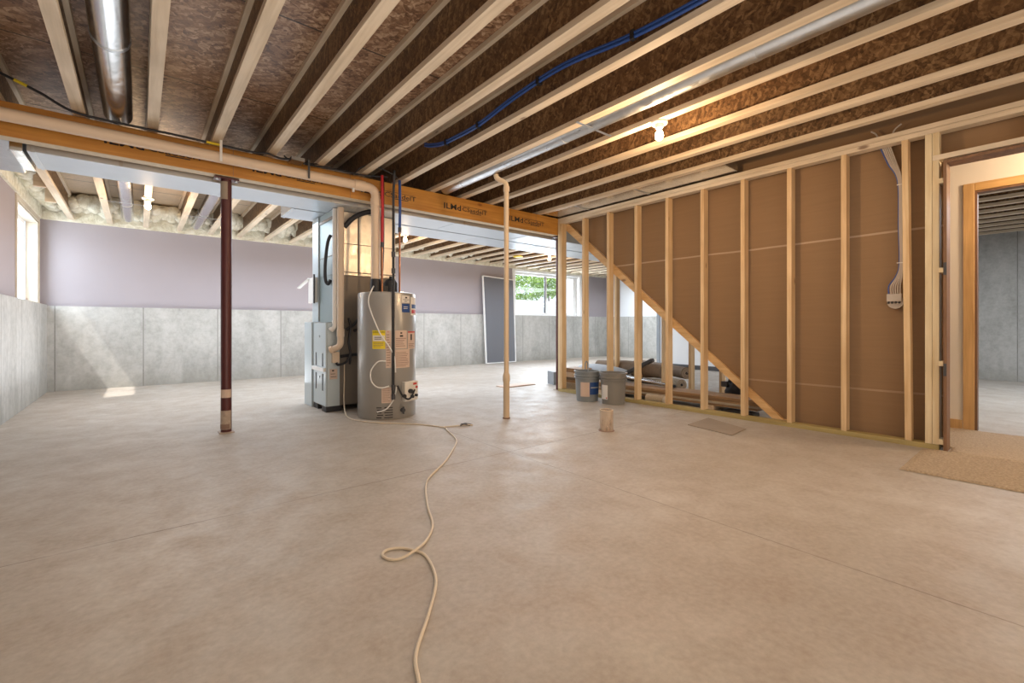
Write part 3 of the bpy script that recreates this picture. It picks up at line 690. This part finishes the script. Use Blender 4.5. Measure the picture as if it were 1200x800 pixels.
# ------------------------------------------------------------------ furnace
fx0,fx1,fy0,fy1 = 1.52,2.30,4.93,5.36
t = thing('furnace','tall grey sheet-metal furnace with plenum, behind the water heater','furnace',(1.9,5.15,0))
q = MB(); q.prism([(fx0+.012,.06),(fx1,.06),(fx1,.95),(fx0+.012,.95)],'y',fy0,fy1); q.build('lower_cabinet', M['furn_dark'], t, bevel=.004)
dr = MB().box(fx0-.004,fx0+.012,fy0+.0,fy1,.06,.945).build('front_panel', M['furn'], t, bevel=.003)
MB().box(fx0+.012,fx0+.14,fy0-.004,fy0-.0005,.06,.945).build('side_panel', M['furn'], t)
q = MB()
for y in (fy0+.10,fy0+.33):
    q.prism([(y-.008,.62),(y+.008,.62),(y+.016,.48),(y-.016,.48)],'x',fx0-.008,fx0-.004); q.prism([(y-.016,.40),(y+.016,.40),(y+.008,.22),(y-.008,.22)],'x',fx0-.008,fx0-.004)
q.build('louver_slot', M['dark'], dr)
MB().box(fx0-.03,fx0-.0045,fy0-.01,fy1-.02,.43,.47).build('panel_handle', M['white'], dr, bevel=.004)
q = MB()
for z in (.80,.36): q.lathe([(.014,fx0-.010),(.014,fx0-.0045)],(0,0,0),6,'x') if False else q.tube([(fx0-.0045,fy0+.21,z),(fx0-.012,fy0+.21,z)],.014,8)
q.build('panel_screw', M['galv'], dr)
q = MB()
for xx in (fx0,fx1-.16):
    for yy in (fy0,fy1-.14): q.box(xx,xx+.16,yy,yy+.14,0,.058)
q.build('rubber_foot', M['black'], t)
MB().box(1.60,fx1,fy0+.0,fy1,.951,1.46).build('coil_cabinet', M['furn_dark'], t, bevel=.004)
MB().box(1.588,1.5995,fy0,fy1,.952,1.458).build('coil_side', M['plenum'], t)
pl = MB().box(1.60,fx1,fy0,fy1,1.461,2.150).build('plenum_box', M['galv_warm'], t, bevel=.004)
MB().box(1.588,1.5995,fy0,fy1,1.461,2.148).build('plenum_side', M['plenum'], t)
q = MB(); q.box(1.60,fx1,fy0-.004,fy0-.0005,1.80,1.806); q.box(1.60,fx1,fy0-.006,fy0-.0005,1.49,1.50); q.box(1.86,1.872,fy0-.008,fy0-.0005,1.47,2.15); q.box(2.12,2.13,fy0-.008,fy0-.0005,1.47,2.15); q.box(1.58,1.587,fy0,fy1,2.05,2.08); q.box(1.583,1.587,fy0,fy1,1.66,1.667); q.build('sheet_seam', M['furn_dark'], pl)
MB().box(1.655,1.705,fy0-.006,fy0-.0005,1.46,2.13).build('white_strip', M['furn'], pl)
rt = thing('return_drop','pale sheet-metal return duct dropping down left of the furnace','duct',(1.8,5.55,0))
MB().box(1.575,2.2,5.39,5.61,.96,2.15).build('duct_body', M['furn'], rt, bevel=.004)
MB().box(1.50,2.2,5.38,5.66,.0,.955).build('return_box', M['furn'], rt, bevel=.004)
MB().box(1.545,1.574,5.42,5.67,1.18,1.47).build('filter_slot', M['white'], rt, bevel=.003)
MB().bar((1.55,5.64,1.47),(1.46,5.76,1.36),.05,.012).build('filter_tab', M['white'], rt)
q = MB(); q.box(1.53,1.544,5.40,5.43,1.17,1.50); q.build('filter_edge', M['dark'], rt)
q = MB(); q.box(1.52,1.53,0,0,0,0) if False else None
# electrics on furnace side
t3 = thing('switch_box','cream electrical switch box on the furnace side with a label below','electrical box',(1.60,4.905,.5))
MB().box(1.575,1.645,4.88,4.925,.52,.635).build('box_body', M['pvc'], t3, bevel=.003)
MB().box(1.555,1.635,4.922,4.9255,.345,.455).build('paper_label', M['paper'], t3)
q=MB(); q.box(1.58,1.60,4.9205,4.9215,.43,.445); q.box(1.565,1.625,4.9205,4.9215,.37,.375); q.box(1.565,1.61,4.9205,4.9215,.40,.405); q.build('printed_lines', M['ink'], t3)
q = MB().box(1.95,2.02,4.86,4.928,1.06,1.17).build('gas_valve_box', M['pvc_tan'], t); 
q = MB(); q.tube(smoothpath([(1.72,4.90,.87),(1.80,4.88,.93),(1.88,4.87,1.02),(1.96,4.88,1.0),(1.90,4.88,.90),(1.80,4.89,.86)]),.016,8); q.tube(smoothpath([(1.76,4.90,.50),(1.76,4.88,.62),(1.74,4.88,.75),(1.76,4.88,.9),(1.74,4.88,1.0)]),.012,8); q.tube([(1.66,4.90,.585),(1.80,4.90,.60),(2.0,4.90,.60)],.016,8)
q.tube(smoothpath([(1.76,4.88,.62),(1.72,4.88,.53),(1.63,4.875,.50),(1.61,4.875,.525)]),.012,8); q.build('black_hose', M['black'], t, smooth=True)
# condensate / intake pvc pipes
p1 = thing('intake_pipe','white PVC pipe at the furnace corner, left one of the pair','pipe',(1.60,4.89,.85))
MB().tube(elbowpath((1.598,4.885,2.15),(1.598,4.885,.90),(1.565,4.905,.87),.03),.026,16).build('pipe', M['pvc_w'], p1, smooth=True)
MB().tube([(1.598,4.885,.93),(1.598,4.885,.97)],.030,16).tube([(1.575,4.90,.885),(1.560,4.908,.865)],.03,16).build('coupling', M['pvc_w'], p1, smooth=True)
p2 = thing('exhaust_pipe','cream PVC pipe at the furnace corner, right one of the pair','pipe',(1.63,4.81,.66))
MB().tube(elbowpath((1.628,4.80,2.15),(1.628,4.80,.70),(1.545,4.86,.66),.05),.033,16).build('pipe', M['pvc'], p2, smooth=True)
MB().tube([(1.628,4.80,.80),(1.628,4.80,.88)],.038,16).tube([(1.565,4.845,.67),(1.54,4.863,.66)],.038,16).build('coupling', M['pvc'], p2, smooth=True)
q = MB().tube(smoothpath([(1.675,4.87,2.16),(1.672,4.87,1.8),(1.675,4.87,1.4),(1.67,4.88,1.0),(1.69,4.88,.80)]),.013,8).build('power_cable', M['black'], smooth=True); tag(q,'dark cable running straight down right of the PVC pipe pair','cable')
q = MB().tube(smoothpath([(1.68,4.84,1.96),(1.76,4.80,2.06),(1.86,4.74,2.12),(1.98,4.66,2.14)]),.026,10).build('flexible_conduit', M['black'], smooth=True); tag(q,'thick black conduit arching from under the beam to the furnace','conduit')
q = MB().tube(smoothpath([(1.575,4.95,1.88),(1.55,4.97,1.80),(1.535,5.0,1.60),(1.54,5.02,1.42),(1.56,5.0,1.36),(1.575,4.965,1.40)]),.017,10).build('flexible_conduit', M['black'], smooth=True); tag(q,'black hose looping down the left side of the furnace plenum','hose')

# cord on the floor and to the furnace
cz = .006
cp = [(0.513,.966),(0.548,1.037),(0.574,1.106),(0.61,1.16),(0.7,1.263),(0.804,1.397),(0.851,1.504),(0.872,1.602),(0.857,1.658),(0.824,1.713),(0.775,1.735),(0.742,1.709),(0.749,1.661),(0.788,1.637),(0.859,1.648),(0.941,1.712),(1.035,1.828),(1.123,2.036),(1.247,2.28),(1.352,2.419),(1.586,2.63),(1.845,2.922),(1.962,3.095),(2.065,3.396),(2.10,3.52),(1.985,3.773),(1.79,4.00),(1.66,4.18),(1.60,4.38)]
P3 = [(.40,.55,cz),(.47,.82,cz)]+[(a,b_,cz) for a,b_ in cp]
P3[16] = (P3[16][0],P3[16][1],cz+.009)
P3 += [(1.62,4.62,cz+.01),(1.67,4.82,.12),(1.70,4.90,.32),(1.705,4.91,.52)]
q = MB().tube(smoothpath(P3,6),.0055,8).build('extension_cord', M['cord'], smooth=True); tag(q,'off-white cord snaking with one loop across the open floor','cord')
t = thing('cord_plug','small dark tangle of wire end lying on floor beyond the cord','cord end',(2.3,3.46,0))
q = MB(); q.tube(smoothpath([(2.11,3.53,.006),(2.2,3.50,.006),(2.28,3.47,.007),(2.36,3.43,.006)]),.005,8); q.build('wire', M['cord'], t)
q = MB()
for i in range(4): q.tube(smoothpath([(2.25,3.47,.006),(2.28+random.uniform(-.03,.03),3.48+random.uniform(-.04,.04),.02),(2.33+random.uniform(-.02,.04),3.45+random.uniform(-.04,.04),.008)]),.0035,6)
q.build('wire_end', M['dark'], t)

# blue pex on joist, cables on beam
P = smoothpath([(2.07,3.80,2.60),(2.07,3.688,2.56),(2.07,3.50,2.515),(2.07,3.32,2.50),(2.07,2.94,2.49),(2.07,2.468,2.535),(2.07,2.0,2.545),(2.08,1.49,2.485),(2.085,1.0,2.465),(2.085,.3,2.46)])
t = thing('blue_water_tube','twin blue water tube sagging along the side of a joist overhead','pipe',(2.07,2,2.5))
MB().tube(P,.010,10).tube([p+Vector((.0,0,.021)) for p in P],.010,10).build('tube', M['blue'], t, smooth=True)
q = MB()
for i in (15,24,33,42):
    p = P[i]; q.box(p.x-.014,2.13-.035,p.y-.012,p.y+.012,p.z-.013,p.z+.036)
q.build('clip', M['black'], t)
P = smoothpath([(-.9,4.40,2.63),(-.7,4.40,2.56),(-.52,4.40,2.49),(-.36,4.40,2.412),(-.135,4.40,2.400),(.19,4.40,2.402),(.526,4.40,2.398),(.775,4.40,2.398)])
t = thing('black_cable','black cable with yellow tape marks drooping onto the beam at left','cable',(0,4.4,2.4))
MB().tube(P,.009,8).build('cable', M['black'], t, smooth=True)
q = MB()
for i in (8,34): q.tube(P[i:i+3],.0105,8)
q.build('tape_mark', M['yellow'], t)
for i,(pts,mat,lab) in enumerate((
    ([(.775,4.40,2.398),(.86,4.38,2.405),(.975,4.40,2.395),(1.1,4.37,2.41),(1.19,4.38,2.385),(1.35,4.40,2.40),(1.5,4.38,2.395),(1.70,4.39,2.40),(1.93,4.32,2.41)],'black','knotted black cable along the top of the beam, above the cream pipe'),
    ([(1.0,4.42,2.43),(1.05,4.40,2.40),(1.2,4.41,2.405),(1.32,4.42,2.43)],'black','short loop of black wire at a joist on the beam top'),
    ([(1.40,4.45,2.425),(1.46,4.42,2.40),(1.6,4.41,2.402),(1.72,4.44,2.44)],'cable','pale grey wire curl on the beam top near the pipe elbow'),
    ([(1.62,4.38,2.40),(1.68,4.33,2.46),(1.80,4.30,2.48),(1.95,4.28,2.44),(2.02,4.27,2.40)],'black','black wire arching over toward the gas pipe top'))):
    tag(MB().tube(smoothpath(pts),.007 if i else .009,8).build('loose_wire', M[mat], smooth=True), lab, 'wire')
tag(MB().box(1.04,1.15,4.33,4.45,2.385,2.416).build('junction_box', M['galv']), 'small metal junction box on the beam top amid cables', 'electrical box')

# electrical box in stud wall
t = thing('junction_box','round grey electrical box hung by cables on the brown wall','electrical box',(4.64,.84,1.05))
MB().lathe([(.052,4.625),(.052,4.66)],(0,.842,1.10),22,'x').box(4.600,4.625,.80,.892,1.105,1.165).build('box_body', M['cable'], t, bevel=.002)
q = MB()
for i in range(4): q.tube([(4.598,.812+.022*i,1.10),(4.59,.812+.022*i,1.092)],.008,8)
q.build('cable_clamp', M['dark'], t)
for i in range(6):
    o = (i-2.5)
    pts = [(4.60+.004*i,.885+.016*o,2.65),(4.595,.862+.012*o,2.45)] if False else []
    pts = [(4.61,.90+.012*o,2.334),(4.615,.86+.010*o,2.20),(4.62,.815+.005*o,2.05),(4.622,.812+.004*o,1.7),(4.622,.808+.004*o,1.40),(4.615,.82+.008*o,1.30),(4.612,.845+.014*o,1.23),(4.61,.845+.014*o,1.166)]
    tag(MB().tube(smoothpath(pts),.0045,7).build('electrical_cable', M['blue' if i==5 else 'cable'], smooth=True), 'blue electrical cable among grey ones running down to the round box' if i==5 else 'grey electrical cable running down to the round box', 'cable', 'cables to the round box')
q = MB()
for z in (2.02,1.405): q.box(4.614,4.629,.79,.832,z,z+.006)
tag(q.build('cable_staple', M['white']), 'white staples tying the cable bundle beside the leaning stud', 'staple')
for i,y in enumerate((.94,.86)):
    tag(MB().tube(smoothpath([(4.60,y,2.413),(4.60,y+(.02 if i==0 else -.02),2.46),(4.60,y+(.05 if i==0 else -.06),2.49)]),.006,7).build('electrical_cable', M['cable']), ['grey cable curling left above the top plate','grey cable curling right above the top plate'][i], 'cable')

# ------------------------------------------------------------------ buckets
def bucket(x,y,mat,label,blue,handle):
    t = thing('plastic_bucket',label,'bucket',(x,y,0),'grey plastic pails in front of the studs')
    q = MB(); n=40
    prof=[(.130,0),(.146,.275),(.161,.277),(.161,.286),(.148,.288),(.149,.305),(.162,.307),(.162,.316),(.150,.318),(.152,.352),(.164,.354),(.164,.366),(.145,.366),(.138,.30),(.128,.01)]
    q.lathe(prof,(x,y,0),n); q.build('pail', M[mat], t, smooth=True)
    if handle:
        a=R(200); q = MB(); q.tube([(x+.165*math.cos(a+math.pi*i/14),y+.165*math.sin(a+math.pi*i/14),.30-.10*math.sin(math.pi*i/14)) for i in range(15)],.003,6); q.build('bail_handle', M['dark'], t)
    CC=(x,y)
    if blue:
        MB().patch(CC,.142,-127,-72,.09,.235,.003).build('blue_label', M['blue_l'], t); MB().patch(CC,.1455,-122,-78,.165,.18,.001).build('label_stripe', M['tarp'], t)
        MB().patch(CC,.1425,-172,-128,.065,.235,.003).build('paper_label', M['paper'], t)
    else:
        MB().patch(CC,.142,-206,-168,.06,.225,.003).build('paper_label', M['paper_w'], t); MB().patch(CC,.1455,-176,-171,.07,.085,.001).build('label_mark', M['redink'], t)
    return t
bucket(4.25,3.71,'bucket_b','blue-grey plastic bucket with navy label, left one of two',True,False)
bucket(4.32,3.37,'bucket','taupe plastic bucket with white strip label, right one of two',False,False)
def trowel_loop():
    q = MB(); x,y=4.27,3.74
    q.tube(smoothpath([(x-.025,y,.05),(x-.025,y,.40),(x-.02,y,.455),(x,y,.475),(x+.02,y,.455),(x+.025,y,.40),(x+.03,y,.05)]),.007,8)
    return tag(q.build('tool_handle', M['tarp'], smooth=True),'blue-grey looped tool handle sticking up out of the left bucket','tool')
trowel_loop()

# ------------------------------------------------------------------ stored materials behind the studs
def plank(x0,x1,y0,y1,z0,z1,mat,label,skew=0,cat='plank',g='long boards stored behind the studs'):
    q = MB(); q.prism([(x0,y0),(x1,y0),(x1+skew,y1),(x0+skew,y1)],'z',z0,z1)
    return tag(q.build('stored_plank', M[mat], bevel=.002), label, cat, g)
tag(MB().box(4.80,5.10,2.4,2.49,0,.05).build('support_block', M['pine_x']),'short pine block under the near end of the stored boards','block')
tag(MB().box(4.80,5.10,3.9,3.99,0,.05).build('support_block', M['pine_x']),'short pine block under the far end of the stored boards','block')
plank(4.80,4.93,1.95,4.25,.051,.075,'plank','dark board, lowest at the front of the stored stack')
plank(4.94,5.12,2.1,4.2,.051,.075,'plank','dark board, lowest at the back of the stored stack')
plank(4.79,4.95,1.85,4.3,.076,.098,'roll_beige','pale board in the middle of the stored stack')
plank(4.80,4.96,1.90,4.2,.099,.125,'plank','brown board just under the top of the stored stack')
plank(4.79,4.94,1.82,4.1,.126,.158,'plank','brown board on top front of the stored stack')
plank(4.95,5.14,2.0,4.2,.076,.15,'plank','thick brown timber at the back of the stored stack')
# pile near the end stud
def pile(x0,x1,y0,y1,z0,z1,mat,label): return tag(MB().box(x0,x1,y0,y1,z0,z1).build('stored_board', M[mat], bevel=.002), label,'board','board pile by the red post')
pile(4.70,5.0,4.28,4.62,0,.11,'roll_beige','pale thick board at the bottom of the pile by the red post')
pile(4.72,5.0,4.27,4.58,.111,.15,'plank','brown board second from bottom of pile by the red post')
pile(4.71,5.02,4.30,4.66,.151,.185,'roll_brown','dark brown board in the middle of pile by the red post')
pile(4.72,5.0,4.30,4.60,.186,.25,'pvc','pinkish block near the top of pile by the red post')
pile(4.74,5.0,4.28,4.60,.251,.31,'plank','brown block on top of pile by the red post')
tag(MB().prism([(4.95,5.0),(5.0,5.0),(5.06,5.20),(5.01,5.20)],'z',0,.20).build('panel_offcut', M['tarp']),'small pale blue panel standing on floor behind the red post','panel')
tag(MB().box(4.15,4.75,5.20,5.42,0,.015).build('panel_offcut', M['paper']),'thin pale board lying flat on floor behind the red post','board')
# rolls
def roll(p0,p1,r,mat,label,turns=3):
    p0=Vector(p0); p1=Vector(p1); t = thing('carpet_roll',label,'carpet roll',tuple(p0)); d=(p1-p0).normalized()
    a=d.cross(Vector((0,0,1))).normalized(); b_=Vector((0,0,1))
    q=MB(); q.tube([p0,p1],r,28); q.build('roll_body', M[mat], t, smooth=True)
    q=MB(); pts=[]
    for i in range(turns*20+1):
        an=i/20*2*math.pi; rr=r*.22+(r*.93-r*.22)*i/(turns*20); pts.append(p0-d*.003+a*rr*math.cos(an)+b_*rr*math.sin(an))
    q.tube(pts,r*.06,6); q.build('spiral_edge', M['roll_core'], t)
    q=MB(); q.tube([p0-d*.001,p0-d*.002],r*.25,14); q.build('hollow_core', M['black'], t)
roll((5.98,3.38,.245),(6.75,4.75,.245),.085,'roll_brown','brown carpet roll with spiral end, on top of beige roll')
roll((5.92,3.42,.08),(6.69,4.82,.08),.078,'roll_beige','beige carpet roll on the floor under the brown roll',2)
roll((5.76,3.46,.075),(5.80,4.9,.075),.07,'roll_beige','narrow beige carpet roll on floor, left of the stacked rolls',2)
q = MB(); q.tube(smoothpath([(5.78,3.62,.26),(5.77,4.2,.27),(5.78,4.8,.26)]),[.10]*3+[.115]*7+[.10]*3,24)
tag(q.build('carpet_roll', M['roll_brown'], smooth=True),'larger brown carpet roll lying left of the spiral end','carpet roll')
q = MB(); q.tube(smoothpath([(5.35,3.95,.16),(5.4,4.4,.19),(5.55,4.95,.18)]),[.12,.13,.135,.14,.14,.14,.14,.14,.14,.135,.13,.12,.11],22)
tag(q.build('tarp_bundle', M['tarp'], smooth=True),'blue-grey rolled tarp lying behind the buckets','tarp')
tag(MB().bar((5.10,3.95,.176),(5.18,3.40,.47),.09,.045).build('dark_level', M['dark'], bevel=.006),'dark flat bar tilting up over the carpet rolls','bar')
tag(MB().tube([(5.02,3.75,.24),(5.02,3.05,.185)],.022,14).build('metal_tube', M['galv_round'], smooth=True),'shiny metal tube sloping down across the stored boards','tube')
tag(MB().tube([(5.08,3.80,.20),(5.08,3.02,.172)],.018,12).build('metal_tube', M['black'], smooth=True),'black tube lying beside the shiny tube on the boards','tube')
t = thing('paper_roll','cream roll end poking out beside the stud foot','roll',(4.74,3.0,.05))
MB().tube([(4.70,3.16,.052),(4.70,2.93,.052)],.05,24).build('roll_body', M['roll_beige'], t, smooth=True)
MB().tube([(4.70,2.929,.052),(4.70,2.926,.052)],.046,24).build('roll_end', M['paper_w'], t)
# black bag
t = thing('black_bag','black lumpy tool bag on the floor behind the diagonal board','bag',(5.42,2.42,0))
q = MB(); bmesh.ops.create_icosphere(q.bm, subdivisions=3, radius=1)
for v in q.bm.verts:
    c = v.co.copy(); n_ = 1+.08*math.sin(c.x*7+c.z*5)+.06*math.sin(c.y*9)
    v.co = Vector((5.42+c.x*.12*n_, 2.42+c.y*.13*n_, max(0,.15+c.z*.155*n_)))
q.build('bag_body', M['black'], t, smooth=True)
q = MB(); q.tube(smoothpath([(5.36,2.50,.25),(5.35,2.47,.31),(5.36,2.42,.30),(5.38,2.38,.26)]),.012,8); q.box(5.30,5.36,2.50,2.56,.20,.26); q.build('carry_handle', M['dark'], t, smooth=True)
tag(MB().prism([(4.70,1.95),(4.85,1.95),(4.87,2.25),(4.72,2.28)],'z',0,.035).build('dark_scrap', M['black']),'black flat scrap on the floor below the stored boards','scrap')

# ------------------------------------------------------------------ flat things on the floor
tag(MB().prism([(3.895,2.19),(4.339,2.223),(4.129,1.774),(3.80,1.745)],'z',0,.008).build('flat_board', M['cardboard'], bevel=.002),'grey-brown square board lying flat near the studs','board')
def carpet(x0,x1,y0,y1,mat,label,flare=0):
    bm = bmesh.new(); nx,ny=60,60
    bmesh.ops.create_grid(bm, x_segments=nx, y_segments=ny, size=1)
    for v in bm.verts:
        u,w=v.co.x,v.co.y; jag = .004*math.sin(w*95)+.003*math.sin(w*211)
        v.co.x=(x0+x1)/2+u*(x1-x0)/2+(jag if abs(u)>.999 else 0); v.co.y=(y0+y1)/2+w*(y1-y0)/2; v.co.z=.012+random.uniform(-.002,.002)
        if flare and v.co.x>4.66 and w>.9: v.co.y += flare
        if abs(u)>.999 or abs(w)>.999: v.co.z=.002
    q=MB(); q.bm.free(); q.bm=bm; o=q.build('carpet_piece', M[mat]); return tag(o,label,'carpet','loose carpet pieces at the doorway')
carpet(3.72,4.485,-1.3,.66,'carpet','tan carpet remnant lying in the room before the doorway')
carpet(4.495,5.575,-1.0,.525,'carpet_l','sand carpet piece on the hall floor beyond the doorway',.13)

# ------------------------------------------------------------------ light
def area(name, loc, rot, sx, sy, power, color, spread=None):
    l = bpy.data.lights.new(name,'AREA'); l.shape='RECTANGLE'; l.size=sx; l.size_y=sy; l.energy=power; l.color=color
    if spread: l.spread=spread
    o = bpy.data.objects.new(name,l); COL.objects.link(o); o.location=loc; o.rotation_euler=rot; return o
area('window_light', (LX-.7,8.12,1.95),(0,R(-80),0),1.4,1.2,70,(.74,.87,1.0))
area('window_light', (8.7,FY+.7,1.95),(R(-80),0,0),2.2,1.1,150,(.80,.90,1.0))
area('room_fill', (1.2,BY+.3,1.0),(R(104),0,R(-8)),4.6,1.4,76,(1.0,.88,.74))
area('far_floor_bounce', (2.5,6.9,.25),(R(180),0,0),6.5,2.6,80,(.93,.95,1.0))
area('far_ceiling_bounce', (4.0,6.7,2.1),(0,0,0),8,2.6,215,(.74,.86,1.0))
area('side_room_fill', (8.2,-.6,2.38),(0,0,0),2.5,2.5,110,(.85,.92,1.0))  # added soft fill with no fixture, stands in for daylight in the side room
area('rear_room_fill', (9.9,6.6,2.1),(0,0,0),1.8,2.5,70,(.85,.92,1.0))  # added fill behind the partition, no real lamp there, imitates bounced daylight
area('near_floor_bounce', (.8,1.2,.06),(R(180),0,0),3.4,3.0,22,(1.0,.93,.85))
area('near_ceiling_bounce', (1.6,1.6,2.40),(0,0,0),5.0,5.0,42,(1.0,.90,.78))
def pt(loc, p, c):
    l = bpy.data.lights.new('hall_fill','POINT'); l.energy=p; l.color=c; l.shadow_soft_size=.1
    o = bpy.data.objects.new('hall_fill',l); COL.objects.link(o); o.location=loc
pt((5.1,-.5,2.15),42,(1,.80,.58))  # added point fill without a fixture, brightens the hall
s = bpy.data.lights.new('sun','SUN'); s.energy=6; s.angle=R(1.2); s.color=(1,.96,.9)
so = bpy.data.objects.new('sun',s); COL.objects.link(so)
so.rotation_euler = Vector((.52,.16,-1)).to_track_quat('-Z','Y').to_euler()
w = bpy.data.worlds.new('world'); SC.world = w; w.use_nodes = True
bg = w.node_tree.nodes['Background']; bg.inputs[0].default_value=(.80,.90,1,1); bg.inputs[1].default_value=1.6

# ------------------------------------------------------------------ camera
cam = bpy.data.cameras.new('camera'); co = bpy.data.objects.new('camera',cam); COL.objects.link(co)
cam.sensor_width=36; cam.lens=531/1200*36; cam.shift_y=-18/1200; cam.clip_start=.05
co.location=(0,0,HC); co.rotation_euler=(R(90),0,-YAW)
SC.camera=co
SC.view_settings.view_transform='Standard'; SC.view_settings.look='None'; SC.view_settings.exposure=0
